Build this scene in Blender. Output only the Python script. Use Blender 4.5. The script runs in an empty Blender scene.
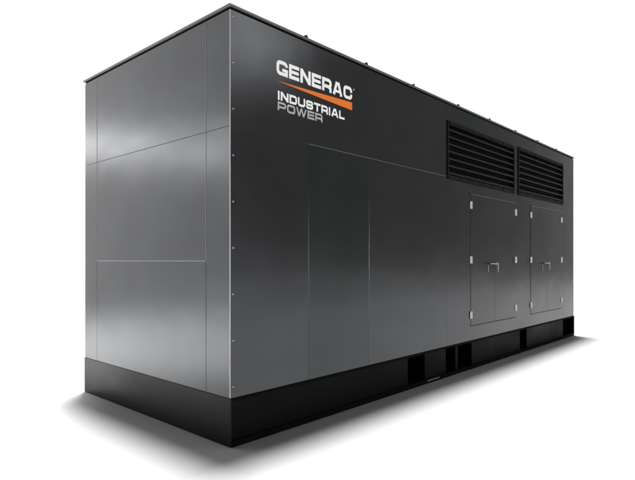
import bpy, bmesh, math
from mathutils import Vector, Matrix

sc = bpy.context.scene
C = bpy.context.collection
H, L, W = 3.25, 7.84, 2.44          # overall height, length, width of the enclosure (m)

# ------------------------------------------------------------------ camera
cam_d = bpy.data.cameras.new('camera')
cam = bpy.data.objects.new('camera', cam_d)
C.objects.link(cam)
cam.location = (-2.396, -3.078, 1.3767)
cam.rotation_euler = (math.radians(90), 0, math.radians(42.67 - 90))
cam_d.sensor_fit = 'HORIZONTAL'
cam_d.sensor_width = 36
cam_d.lens = 29.855
cam_d.shift_y = 20 / 635
cam_d.clip_start = 0.05
cam_d.clip_end = 500
sc.camera = cam

# ------------------------------------------------------------------ surround shaped for reflections: white backdrop, dimmed camera side
BACK_AZ = 64
world = bpy.data.worlds.new('World')
sc.world = world
world.use_nodes = True
nt = world.node_tree
nt.nodes.clear()
N = nt.nodes.new
tc = N('ShaderNodeTexCoord')
sep = N('ShaderNodeSeparateXYZ'); nt.links.new(tc.outputs['Generated'], sep.inputs[0])
comb = N('ShaderNodeCombineXYZ')
nt.links.new(sep.outputs['X'], comb.inputs['X']); nt.links.new(sep.outputs['Y'], comb.inputs['Y'])
nrm = N('ShaderNodeVectorMath'); nrm.operation = 'NORMALIZE'; nt.links.new(comb.outputs[0], nrm.inputs[0])
dot = N('ShaderNodeVectorMath'); dot.operation = 'DOT_PRODUCT'; nt.links.new(nrm.outputs[0], dot.inputs[0])
a = math.radians(BACK_AZ)
dot.inputs[1].default_value = (math.cos(a), math.sin(a), 0)
rampA = N('ShaderNodeMapRange'); rampA.interpolation_type = 'SMOOTHSTEP'
rampA.inputs['From Min'].default_value = math.cos(math.radians(84))
rampA.inputs['From Max'].default_value = math.cos(math.radians(64))
rampA.inputs['To Min'].default_value = 0.12
rampA.inputs['To Max'].default_value = 1.4
nt.links.new(dot.outputs['Value'], rampA.inputs['Value'])
rampB = N('ShaderNodeMapRange'); rampB.interpolation_type = 'SMOOTHSTEP'   # further round towards the camera: dimmed so the long side reflects dark
rampB.inputs['From Min'].default_value = math.cos(math.radians(125))
rampB.inputs['From Max'].default_value = math.cos(math.radians(90))
rampB.inputs['To Min'].default_value = 0.1
rampB.inputs['To Max'].default_value = 1.0
nt.links.new(dot.outputs['Value'], rampB.inputs['Value'])
rampE = N('ShaderNodeMapRange'); rampE.interpolation_type = 'SMOOTHSTEP'
rampE.inputs['From Min'].default_value = math.sin(math.radians(28))
rampE.inputs['From Max'].default_value = math.sin(math.radians(37))
rampE.inputs['To Min'].default_value = 1.0
rampE.inputs['To Max'].default_value = 0.0
nt.links.new(sep.outputs['Z'], rampE.inputs['Value'])
m1 = N('ShaderNodeMath'); m1.operation = 'MULTIPLY'
nt.links.new(rampA.outputs[0], m1.inputs[0]); nt.links.new(rampB.outputs[0], m1.inputs[1])
m2 = N('ShaderNodeMath'); m2.operation = 'MULTIPLY'
nt.links.new(m1.outputs[0], m2.inputs[0]); nt.links.new(rampE.outputs[0], m2.inputs[1])
bg = N('ShaderNodeBackground'); bg.inputs['Color'].default_value = (1, 1, 1, 1)
nt.links.new(m2.outputs[0], bg.inputs['Strength'])
wo = N('ShaderNodeOutputWorld'); nt.links.new(bg.outputs[0], wo.inputs['Surface'])

# ------------------------------------------------------------------ lights added out of view
def area(name, loc, target, power, shape, sx, sy=None):
    d = bpy.data.lights.new(name, 'AREA')
    d.shape = shape; d.size = sx
    if sy: d.size_y = sy
    d.energy = power
    o = bpy.data.objects.new(name, d); C.objects.link(o)
    o.location = loc
    o.rotation_euler = (Vector(target) - Vector(loc)).to_track_quat('-Z', 'Y').to_euler()
    return o

# added overhead round light, slightly behind: throws the short soft shadow at the foot
area('added_overhead_light', (12.4, 11.8, 100), (3, 0, 0), 136000, 'DISK', 14.5)
# added strip light: makes the bright band reflected in the end panel
area('added_strip_light', (-6.6, 9.3, 4.55), (0, 1.2, 1.9), 125, 'RECTANGLE', 10, 0.75)
# added low frontal fill, brightens the white lettering
area('added_fill_light', (4, -24, 1.35), (1.0, 0, 2.0), 2200, 'RECTANGLE', 7, 1.4)
# added light high in front, brightens the upper near corner
area('added_corner_light', (5.2, -6.2, 6.6), (0.1, 0, 3.1), 40, 'RECTANGLE', 2.2, 2.0)
# added spot on the floor, its reflection brightens the lower end panel
sd = bpy.data.lights.new('added_floor_spot', 'SPOT')
sd.energy = 33000; sd.spot_size = math.radians(40); sd.spot_blend = 0.7; sd.shadow_soft_size = 0.4
so = bpy.data.objects.new('added_floor_spot', sd); C.objects.link(so)
so.location = (-4.3, 4.8, 14)

sc.view_settings.view_transform = 'Standard'
sc.view_settings.look = 'None'
sc.view_settings.exposure = 0
sc.view_settings.gamma = 1

# ------------------------------------------------------------------ materials
def mat(name, base, metallic=0.0, rough=0.4, smudge=0.0, bump=0.0, var=0.0, coat=0.0):
    m = bpy.data.materials.new(name); m.use_nodes = True
    t = m.node_tree; b = t.nodes['Principled BSDF']
    b.inputs['Base Color'].default_value = (*base, 1)
    b.inputs['Metallic'].default_value = metallic
    b.inputs['Roughness'].default_value = rough
    b.inputs['Coat Weight'].default_value = coat
    b.inputs['Coat Roughness'].default_value = 0.12
    if smudge or bump or var:
        g = t.nodes.new('ShaderNodeNewGeometry')
        n1 = t.nodes.new('ShaderNodeTexNoise'); n1.inputs['Scale'].default_value = 2.2
        n1.inputs['Detail'].default_value = 3; n1.inputs['Roughness'].default_value = 0.5
        n1.inputs['Distortion'].default_value = 0.2
        mp = t.nodes.new('ShaderNodeMapping'); mp.inputs['Scale'].default_value = (0.55, 0.55, 1.1)
        t.links.new(g.outputs['Position'], mp.inputs['Vector'])
        t.links.new(mp.outputs[0], n1.inputs['Vector'])
        if smudge:
            r = t.nodes.new('ShaderNodeMapRange')
            r.interpolation_type = 'SMOOTHSTEP'
            r.inputs['From Min'].default_value = 0.2; r.inputs['From Max'].default_value = 0.8
            r.inputs['To Min'].default_value = rough - smudge; r.inputs['To Max'].default_value = rough + smudge
            t.links.new(n1.outputs['Fac'], r.inputs['Value'])
            t.links.new(r.outputs[0], b.inputs['Roughness'])
        if var:                                  # faint handling marks in the paint film
            n3 = t.nodes.new('ShaderNodeTexNoise'); n3.inputs['Scale'].default_value = 2.6
            n3.inputs['Detail'].default_value = 3; n3.inputs['Roughness'].default_value = 0.55
            t.links.new(mp.outputs[0], n3.inputs['Vector'])
            mx = t.nodes.new('ShaderNodeMix'); mx.data_type = 'RGBA'
            mx.inputs['A'].default_value = (*[c * (1 - var) for c in base], 1)
            mx.inputs['B'].default_value = (*[c * (1 + var) for c in base], 1)
            r3 = t.nodes.new('ShaderNodeMapRange')
            r3.interpolation_type = 'SMOOTHSTEP'
            r3.inputs['From Min'].default_value = 0.2; r3.inputs['From Max'].default_value = 0.8
            t.links.new(n3.outputs['Fac'], r3.inputs['Value'])
            t.links.new(r3.outputs[0], mx.inputs['Factor'])
            t.links.new(mx.outputs['Result'], b.inputs['Base Color'])
        if bump:                                 # sheet metal is never quite flat
            n2 = t.nodes.new('ShaderNodeTexNoise'); n2.inputs['Scale'].default_value = 1.4
            n2.inputs['Detail'].default_value = 2
            t.links.new(g.outputs['Position'], n2.inputs['Vector'])
            b1 = t.nodes.new('ShaderNodeBump'); b1.inputs['Strength'].default_value = 1.0
            b1.inputs['Distance'].default_value = bump
            t.links.new(n2.outputs['Fac'], b1.inputs['Height'])
            t.links.new(b1.outputs[0], b.inputs['Normal'])
    return m

M_paint = mat('grey_metallic_paint', (0.066, 0.068, 0.071), 0.75, 0.24, 0.028, 0.005, 0.07)
M_paint2 = mat('grey_green_metallic_paint', (0.057, 0.063, 0.064), 0.75, 0.24, 0.028, 0.005, 0.07)
M_core = mat('dark_cavity', (0.012, 0.012, 0.012), 0, 0.7)
M_skid = mat('black_skid_paint', (0.0028, 0.0028, 0.0028), 0.0, 0.5, 0.08, 0.004, 0.2)
M_flange = mat('black_flange_paint', (0.003, 0.003, 0.003), 0.0, 0.7)
M_edge = mat('corner_sheen_metal', (0.45, 0.45, 0.46), 0.35, 0.45)  # pale: corner highlight put into the colour
M_end = mat('lit_skid_end_paint', (0.008, 0.008, 0.008), 0.0, 0.4, 0.08, 0.004, 0.2)  # same skid paint kept lighter: brighter light on the end put into colour
M_end.node_tree.nodes['Principled BSDF'].inputs['Specular IOR Level'].default_value = 0.15
M_seam = mat('seam_sheen_strap_metal', (0.22, 0.22, 0.23), 0.4, 0.45)  # pale: seam highlights put into the colour; the ground strap shares it
M_roof = mat('grey_roof_edge_paint', (0.12, 0.12, 0.12), 0.3, 0.4, 0.05)
M_vent = mat('black_louvre_paint', (0.005, 0.005, 0.005), 0.0, 0.5)
M_hinge = mat('zinc_hinge', (0.62, 0.62, 0.62), 0.3, 0.45)
M_handle = mat('steel_handle', (0.42, 0.42, 0.42), 0.5, 0.4)
M_rivet = mat('rivet_metal', (0.35, 0.35, 0.36), 0.8, 0.35)
M_bolt = mat('dark_bolt', (0.03, 0.03, 0.03), 0.3, 0.4)
M_frame = mat('black_vent_frame_paint', (0.004, 0.004, 0.004), 0, 0.55)
M_white = mat('white_vinyl', (0.86, 0.86, 0.86), 0, 0.5)
M_grey = mat('grey_vinyl', (0.40, 0.40, 0.40), 0, 0.5)
M_orange = mat('orange_vinyl', (0.74, 0.165, 0.008), 0, 0.45)
for m_, v in ((M_frame, .1), (M_skid, .05), (M_flange, .04), (M_vent, .13)):
    m_.node_tree.nodes['Principled BSDF'].inputs['Specular IOR Level'].default_value = v
M_floor = mat('white_floor', (0.82, 0.82, 0.82), 0, 0.75)

# ------------------------------------------------------------------ helpers
def add_box(bm, x0, x1, y0, y1, z0, z1, bevel=0.0, seg=2):
    t = bmesh.new()
    bmesh.ops.create_cube(t, size=1)
    for v in t.verts:
        v.co = Vector((x0 + (v.co.x + .5) * (x1 - x0), y0 + (v.co.y + .5) * (y1 - y0), z0 + (v.co.z + .5) * (z1 - z0)))
    if bevel:
        bmesh.ops.bevel(t, geom=list(t.edges), offset=bevel, segments=seg, profile=0.5, affect='EDGES')
    merge(bm, t)

def merge(bm, t):
    me = bpy.data.meshes.new('tmp'); t.to_mesh(me); t.free()
    bm.from_mesh(me); bpy.data.meshes.remove(me)

def add_cyl(bm, center, axis, r, h, n=14, r2=None):
    t = bmesh.new()
    bmesh.ops.create_cone(t, cap_ends=True, segments=n, radius1=r, radius2=r if r2 is None else r2, depth=h)
    q = Vector((0, 0, 1)).rotation_difference(Vector(axis)).to_matrix().to_4x4()
    bmesh.ops.transform(t, matrix=Matrix.Translation(center) @ q, verts=t.verts)
    merge(bm, t)

def obj(name, bm, m, parent=None, loc=None):
    me = bpy.data.meshes.new(name)
    bmesh.ops.recalc_face_normals(bm, faces=bm.faces)
    bm.to_mesh(me); bm.free()
    me.materials.append(m)
    o = bpy.data.objects.new(name, me); C.objects.link(o)
    if loc: o.location = loc
    if parent: o.parent = parent
    return o

def box(name, m, parent, x0, x1, y0, y1, z0, z1, bevel=0.0):
    bm = bmesh.new(); add_box(bm, x0, x1, y0, y1, z0, z1, bevel)
    return obj(name, bm, m, parent)

# ------------------------------------------------------------------ floor
bm = bmesh.new()
bmesh.ops.create_circle(bm, cap_ends=True, segments=96, radius=28)
fl = obj('floor', bm, M_floor, None, (3, 3, 0))
fl['kind'] = 'structure'

# ------------------------------------------------------------------ the generator enclosure
gen = bpy.data.objects.new('generator_enclosure', None); C.objects.link(gen)
gen.location = (0, 0, 0)
gen['label'] = 'large dark grey steel generator enclosure with louvres and doors on black skid'
gen['category'] = 'generator'

ZS, ZR, ZM, ZL = 0.362, 3.213, 2.36, 1.369      # skid top, wall top, main seam, lower end seam
T = 0.05                                        # panel thickness
G = 0.0013                                       # half a seam gap
BV = 0.002

# inner shell behind the panels closes the seams
box('inner_shell', M_core, gen, T + .004, L - T - .004, T + .004, W - T - .004, ZS + .002, ZR + .008)

def front_panel(x0, x1, z0, z1, m=M_paint, d=0.0):
    return box('side_panel', m, gen, x0 + G, x1 - G, -d, T, z0 + G * .6, z1 - G * .6, .0011)

# long side
front_panel(0.0024, 2.516, ZM, ZR)
front_panel(2.516, 3.183, ZM, ZR)
front_panel(3.183, 7.246, 3.025, ZR, M_paint2)
front_panel(0.0024, 0.832, ZS, ZM)
front_panel(0.832, 1.676, ZS, ZM, M_paint2)
front_panel(1.676, 3.183, ZS, ZM)
front_panel(3.183, 7.246, ZS, 2.335)
front_panel(5.146, 5.277, 2.335, 3.025)
front_panel(7.246, L - .004, ZS, ZR)
# rear and far end
for x0, x1 in ((0.004, 2.6), (2.6, 5.2), (5.2, L - .004)):
    box('rear_panel', M_paint, gen, x0 + G, x1 - G, W - T, W, ZS + .002, ZR, BV)
box('far_end_panel', M_paint, gen, L - T, L, T + .002, W - T - .002, ZS + .002, ZR, BV)
# near end: posts and panels
YA, YB = 0.297, 2.153
def end_panel(name, y0, y1, z0, z1):
    return box(name, M_paint, gen, 0, T, y0 + G, y1 - G, z0 + G * .6, z1 - G * .6, BV)
for z0, z1 in ((ZS, ZM), (ZM, ZR)):
    end_panel('corner_post', .0024, YA, z0, z1)
    end_panel('corner_post', YB, W - T - .001, z0, z1)
end_panel('end_panel', YA, YB, ZS, ZL)
end_panel('end_panel', YA, YB, ZL, ZM)
end_panel('end_panel', YA, YB, ZM, ZR)
# added pale beads: edge highlights put into colour, corner and end-wall seams
bm = bmesh.new()
add_box(bm, -.0022, .0042, -.0022, .0042, ZS + .004, ZR - .002, .002, 3)
obj('corner_sheen_bead', bm, M_edge, gen)
def sheen_bead(y, z0, z1):
    bm = bmesh.new(); add_box(bm, -.002, .004, y - .0028, y + .0028, z0, z1, .0012, 2)
    return obj('seam_sheen_bead', bm, M_seam, gen)
sheen_bead(YA, ZL + .01, ZR - .002); sheen_bead(YB, ZL + .01, ZR - .002)
bm = bmesh.new(); add_box(bm, -.002, .004, YA, YB, ZL - .0028, ZL + .0028, .0012, 2)
obj('seam_sheen_bead', bm, M_seam, gen)
bm = bmesh.new(); add_box(bm, 0.832, 3.183, -.0015, .004, ZM - .0014, ZM + .0014, .0006, 1)
obj('seam_sheen_bead', bm, M_rivet, gen)  # brighter stretch of the seam: highlight put into the colour

bm = bmesh.new(); add_box(bm, .006, .830, -.0012, .004, ZM - .0014, ZM + .0014, .0005, 1)
obj('seam_sheen_bead', bm, M_paint, gen)  # dimmer stretch of the same seam: dark reflection put into the colour

# rivets up the corner
rv = None
for i in range(9):
    z = 0.444 + i * 0.3409
    if rv is None:
        bm = bmesh.new()
        t = bmesh.new(); bmesh.ops.create_uvsphere(t, u_segments=12, v_segments=8, radius=.0085)
        bmesh.ops.scale(t, vec=(1, .55, 1), verts=t.verts); merge(bm, t)
        for p in bm.faces: p.smooth = True
        rv = obj('rivet', bm, M_rivet, gen, (.028, 0, z))
    else:
        o = rv.copy(); C.objects.link(o); o.parent = gen; o.location = (.028, 0, z)

# roof: thin cap over a dark recess
bm = bmesh.new()
add_box(bm, -.012, L + .012, -.012, W + .012, 3.232, H, .004, 2)
roof = obj('roof', bm, M_roof, gen)
bm = bmesh.new()
add_box(bm, .006, L - .006, .006, W - .006, ZR + .009, 3.232)
obj('roof_gasket', bm, M_flange, roof)
# hooked lugs standing along the roof edge
lug = None
for x in (.81, 1.65, 2.49, 3.50, 4.38, 5.25, 6.13, 6.99):
    for y in (.03, W - .03):
        if lug is None:
            bm = bmesh.new()
            pts = [(-.035, 0), (.03, 0), (.036, .022), (.022, .038), (.008, .034), (-.012, .016)]
            vs = [[bm.verts.new((px, dy, pz)) for px, pz in pts] for dy in (-.012, .012)]
            bm.faces.new(vs[0]); bm.faces.new(vs[1][::-1])
            for k in range(len(pts)):
                j = (k + 1) % len(pts)
                bm.faces.new((vs[0][k], vs[1][k], vs[1][j], vs[0][j]))
            add_box(bm, -.05, .05, -.02, .02, -.001, .004)
            lug = obj('roof_lug', bm, M_vent, gen, (x, y, H))
        else:
            o = lug.copy(); C.objects.link(o); o.parent = gen; o.location = (x, y, H)

# ------------------------------------------------------------------ louvred vents
def louvre(x0, x1, z0, z1):
    bm = bmesh.new()
    fy, d = -.014, .05
    fw = .045
    add_box(bm, x0, x1, fy, d, z1 - fw, z1, .003)
    add_box(bm, x0, x1, fy, d, z0, z0 + fw, .003)
    add_box(bm, x0, x0 + .03, fy + .001, d, z0 + fw, z1 - fw, .002)
    add_box(bm, x1 - .03, x1, fy + .001, d, z0 + fw, z1 - fw, .002)
    vent = obj('louvre_vent', bm, M_frame, gen)
    bm = bmesh.new()
    n = 7
    p = (z1 - z0 - 2 * fw) / n
    for k in range(n):                       # each blade: a rounded nose sloping down and outwards
        zc = z0 + fw + p * (k + .5)
        prof = [(-.006, -.030), (-.010, -.018), (-.008, -.006), (.045, .030), (.049, .026), (.002, -.010), (.0, -.028)]
        vs = [[bm.verts.new((x, py, zc + pz)) for py, pz in prof] for x in (x0 + .03, x1 - .03)]
        m = len(prof)
        for i in range(m):
            j = (i + 1) % m
            bm.faces.new((vs[0][i], vs[1][i], vs[1][j], vs[0][j]))
        bm.faces.new(vs[0][::-1]); bm.faces.new(vs[1])
    obj('slats', bm, M_vent, vent)
    bm = bmesh.new(); add_box(bm, x0 + .031, x1 - .031, .0515, .0532, z0 + .002, z1 - .002)
    obj('vent_backing', bm, M_flange, vent)
    bolt = None
    spots = [(x0 + .08 + i * (x1 - x0 - .16) / 6, z) for i in range(7) for z in (z0 + fw / 2, z1 - fw / 2)]
    spots += [(x0 + .015, z0 + .2), (x1 - .015, z0 + .2), (x0 + .015, z1 - .2), (x1 - .015, z1 - .2)]
    for x, z in spots:
        if bolt is None:
            bm = bmesh.new(); add_cyl(bm, (0, 0, 0), (0, 1, 0), .011, .012, 6)
            bolt = obj('bolt', bm, M_bolt, vent, (x, fy - .004, z))
        else:
            o = bolt.copy(); C.objects.link(o); o.parent = vent; o.location = (x, fy - .004, z)
    return vent
louvre(3.187, 5.144, 2.338, 3.022)
louvre(5.279, 7.243, 2.338, 3.040)

# ------------------------------------------------------------------ doors
def door_pair(x0, x1):
    xm = (x0 + x1) / 2
    z0, z1 = .55, 2.19
    box('door_gasket', M_core, gen, x0 - .002, x1 + .002, -.002, .012, z0 - .012, z1 + .003)
    for s, a0, a1 in ((-1, x0, xm - .002), (1, xm + .002, x1)):
        dr = box('door', M_paint, gen, a0, a1, -.0045, .002, z0, z1, .002)
        hx = a0 if s < 0 else a1
        for hz in (.685, 1.379, 2.068):
            bm = bmesh.new()
            add_box(bm, hx - .028, hx + .028, -.011, -.0046, hz - .045, hz + .045, .002)
            add_cyl(bm, (hx, -.014, hz), (0, 0, 1), .009, .09, 12)
            obj('hinge', bm, M_hinge, dr)
        if s > 0:
            bm = bmesh.new()
            xl, xr, zt = xm - .225, xm + .015, 1.335
            add_box(bm, xl, xr, -.052, -.034, zt - .014, zt, .003)         # swing bar
            add_box(bm, xr - .015, xr, -.05, -.0355, zt - .12, zt - .0145, .003)   # grip
            add_cyl(bm, (xr - .01, -.025, zt - .01), (0, 1, 0), .018, .017, 14)
            obj('handle', bm, M_handle, dr)
        else:
            bm = bmesh.new()
            add_box(bm, xm - .225, xm - .21, -.013, -.004, 1.215, 1.312, .003)
            obj('hasp', bm, M_rivet, dr)
    bm = bmesh.new()
    add_box(bm, x0 - .03, x1 + .03, -.014, .001, z1 + .012, z1 + .030, .003)
    obj('drip_rail', bm, M_paint, gen)
door_pair(3.79, 5.195)
door_pair(5.78, 7.17)

# ------------------------------------------------------------------ skid
bm = bmesh.new()
rails = ((0.0, 2.359), (2.70, 3.167), (3.40, 3.459), (3.827, 5.364), (5.633, 7.263), (7.807, L))
for x0, x1 in rails:
    add_box(bm, max(x0, .012) if x0 == 0 else x0, x1, .004, .03, .052, .336)
skid = obj('skid_frame', bm, M_skid, gen)
bm = bmesh.new()
add_box(bm, .012, L, -.004, .12, .336, ZS - .002, .003)
add_box(bm, .012, L, -.012, .12, .004, .052, .003)
obj('flange', bm, M_flange, skid)
bm = bmesh.new(); add_box(bm, 0, .012, -.003, W + .003, .004, ZS - .002, .002)
obj('end_plate', bm, M_end, skid)
bm = bmesh.new(); add_box(bm, L - .0005, L + .004, -.011, W + .003, .004, ZS - .002, .002)
obj('end_plate', bm, M_end, skid)
bm = bmesh.new(); add_box(bm, .013, L - .013, W - .03, W, .004, ZS - .002, .002)
obj('rear_rail', bm, M_skid, skid)
bm = bmesh.new()
add_box(bm, .013, L - .013, .35, W - .031, .012, ZS - .004)
for x in (2.352, 2.70, 3.16, 3.40, 3.452, 3.827, 5.357, 5.633, 7.256):
    add_box(bm, x, x + .007, .031, .349, .053, .335)
obj('pocket_lining', bm, M_flange, skid)
bm = bmesh.new(); add_box(bm, 2.72, 2.98, -.022, -.0125, .030, .042, .002)
obj('ground_strap', bm, M_seam, skid)

# ------------------------------------------------------------------ lettering
def arc(cx, cy, r, a0, a1, n=5):
    return [(cx + r * math.cos(math.radians(a0 + (a1 - a0) * i / n)), cy + r * math.sin(math.radians(a0 + (a1 - a0) * i / n))) for i in range(n + 1)]

def ribbon(bm, pts, w, y, closed=False):
    """flat stroke of width w along a centre line, mitred"""
    n = len(pts); P = [Vector(p) for p in pts]
    left, right = [], []
    for i in range(n):
        if closed: d0 = (P[i] - P[i - 1]).normalized(); d1 = (P[(i + 1) % n] - P[i]).normalized()
        else:
            d0 = (P[i] - P[i - 1]).normalized() if i else None
            d1 = (P[i + 1] - P[i]).normalized() if i < n - 1 else None
            if d0 is None: d0 = d1
            if d1 is None: d1 = d0
        n0 = Vector((-d0.y, d0.x)); n1 = Vector((-d1.y, d1.x))
        m = (n0 + n1)
        m.normalize()
        k = (w / 2) / max(.35, m.dot(n0))
        left.append(P[i] + m * k); right.append(P[i] - m * k)
    front = -y
    th = .0016
    lv = [bm.verts.new((p.x, front, p.y)) for p in left]; rv_ = [bm.verts.new((p.x, front, p.y)) for p in right]
    rng = range(n if closed else n - 1)
    for i in rng:
        j = (i + 1) % n
        bm.faces.new((lv[i], rv_[i], rv_[j], lv[j]))

def rrect(x0, x1, z0, z1, r):
    return (arc(x1 - r, z0 + r, r, -90, 0) + arc(x1 - r, z1 - r, r, 0, 90) +
            arc(x0 + r, z1 - r, r, 90, 180) + arc(x0 + r, z0 + r, r, 180, 270))

def glyph(bm, ch, x, z, w, h, s, y):
    """wide block capitals: x,z lower left, w,h outer size, s stroke; strokes lie .15 mm apart in depth"""
    a0, a1, b0, b1 = x + s / 2, x + w - s / 2, z + s / 2, z + h - s / 2
    r = min(w, h) * .22
    e = .00015
    mid = z + h / 2
    st = lambda pts, k=0, ww=s, closed=False: ribbon(bm, pts, ww, y + e * k, closed)
    if ch in 'GC':
        path = ([(a1, b1 - r - s * .35)] if ch == 'C' else []) + arc(a1 - r, b1 - r, r, 0, 90) + arc(a0 + r, b1 - r, r, 90, 180) + arc(a0 + r, b0 + r, r, 180, 270) 
        if ch == 'C':
            path += arc(a1 - r, b0 + r, r, 270, 360) + [(a1, b0 + r + s * .35)]
            st(path)
        else:
            path += [(a1, b0), (a1, mid - s * .1)]
            st(path)
            st([(x + w * .50, mid - s * .42), (x + w, mid - s * .42)], 1, s * .8)
    elif ch == 'O':
        st(rrect(a0, a1, b0, b1, r), closed=True)
    elif ch == 'D':
        st(arc(a1 - r, b0 + r, r, -90, 0) + arc(a1 - r, b1 - r, r, 0, 90) + [(a0, b1), (a0, b0)], closed=True)
    elif ch == 'E':
        st([(x + w, b1), (a0, b1), (a0, b0), (x + w, b0)])
        st([(a0, mid), (x + w * .95, mid)], 1, s * .9)
    elif ch == 'N':
        st([(a0, z), (a0, z + h)]); st([(a1, z), (a1, z + h)])
        st([(a0, b1 + s * .15), (a1, b0 - s * .15)], 1, s * 1.12)
    elif ch in 'RP':
        m0 = z + h * .40
        st([(a0, z), (a0, b1)] + arc(a1 - r, b1 - r, r, 90, 0) + arc(a1 - r, m0 + r, r, 0, -90) + [(a0 + s * .4, m0)])
        st([(x, b1), (a0 + s * .5, b1)], 2)
        if ch == 'R':
            st([(x + w * .62, m0), (a1 - s * .05, m0 - s * .45), (a1, z)], 1)
    elif ch == 'A':
        st([(x + s * .55, z), (x + w / 2 - s * .3, z + h)], 0, s * 1.05)
        st([(x + w - s * .55, z), (x + w / 2 + s * .3, z + h)], 1, s * 1.05)
        st([(x + w * .24, z + h * .30), (x + w * .76, z + h * .30)], 2, s * .8)
        st([(x + w / 2 - s * .8, b1), (x + w / 2 + s * .8, b1)], 3)
    elif ch == 'I':
        st([(x + w / 2, z), (x + w / 2, z + h)])
    elif ch == 'L':
        st([(a0, z + h), (a0, b0), (x + w, b0)])
    elif ch == 'T':
        st([(x, b1), (x + w, b1)]); st([(x + w / 2, z), (x + w / 2, b1)], 1)
    elif ch == 'U':
        st([(a0, z + h)] + arc(a0 + r, b0 + r, r, 180, 270) + arc(a1 - r, b0 + r, r, 270, 360) + [(a1, z + h)])
    elif ch == 'S':
        r2 = (b1 - b0) / 4
        st([(a1, b1 - r2 - s * .25)] + arc(a1 - r2, b1 - r2, r2, 0, 90) + arc(a0 + r2, b1 - r2, r2, 90, 270) +
           arc(a1 - r2, b0 + r2, r2, 90, -90) + arc(a0 + r2, b0 + r2, r2, 270, 180) + [(a0, b0 + r2 + s * .25)])
    elif ch == 'W':
        q = [x + s * .5, x + w * .29, x + w * .5, x + w * .71, x + w - s * .5]
        zz = [z + h, z, z + h * .97, z, z + h]
        for k in range(4):
            st([(q[k], zz[k]), (q[k + 1], zz[k + 1])], k, s * .95)

def word(name, text, x0, x1, z0, z1, s, m, rel, gap, y=.0012):
    bm = bmesh.new()
    tot = sum(rel.get(c, 1) for c in text)
    u = (x1 - x0 - gap * (len(text) - 1)) / tot
    x = x0
    for c in text:
        w = u * rel.get(c, 1)
        glyph(bm, c, x, z0, w, z1 - z0, s, y)
        x += w + gap
    o = obj(name, bm, m, gen)
    return o

lw = word('lettering', 'GENERAC', .461, 1.416, 2.857, 2.975, .029, M_white, {'A': 1.08, 'E': .93, 'R': 1.0}, .014)
lw['label'] = 'white capital letters of the maker name'
li = word('lettering', 'INDUSTRIAL', .474, 1.306, 2.655, 2.728, .0185, M_white, {'I': .26, 'A': 1.12, 'L': .88, 'T': .95}, .011)
li['label'] = 'smaller white lettering under the orange wedge'
lp = word('lettering', 'POWER', .474, 1.006, 2.573, 2.642, .016, M_grey, {'W': 1.35, 'E': .92}, .011)
lp['label'] = 'grey lettering in the lowest row'
bm = bmesh.new()
bm.faces.new([bm.verts.new((x, -.0012, z)) for x, z in ((.464, 2.803), (1.416, 2.765), (1.416, 2.838))])
obj('swoosh', bm, M_orange, gen)['label'] = 'orange wedge that widens to the right'
bm = bmesh.new()
ribbon(bm, [(1.442 + .007 * math.cos(t * math.pi / 5), 2.965 + .007 * math.sin(t * math.pi / 5)) for t in range(10)], .0025, .0012, True)
obj('registered_mark', bm, M_white, gen)

for o in sc.objects:
    if o.type == 'MESH' and o.name.split('.')[0] in ('lettering', 'swoosh', 'registered_mark'):
        # front side must face the viewer
        me = o.data
        b = bmesh.new(); b.from_mesh(me)
        for f_ in b.faces:
            if f_.normal.y > 0: f_.normal_flip()
        b.to_mesh(me); b.free()
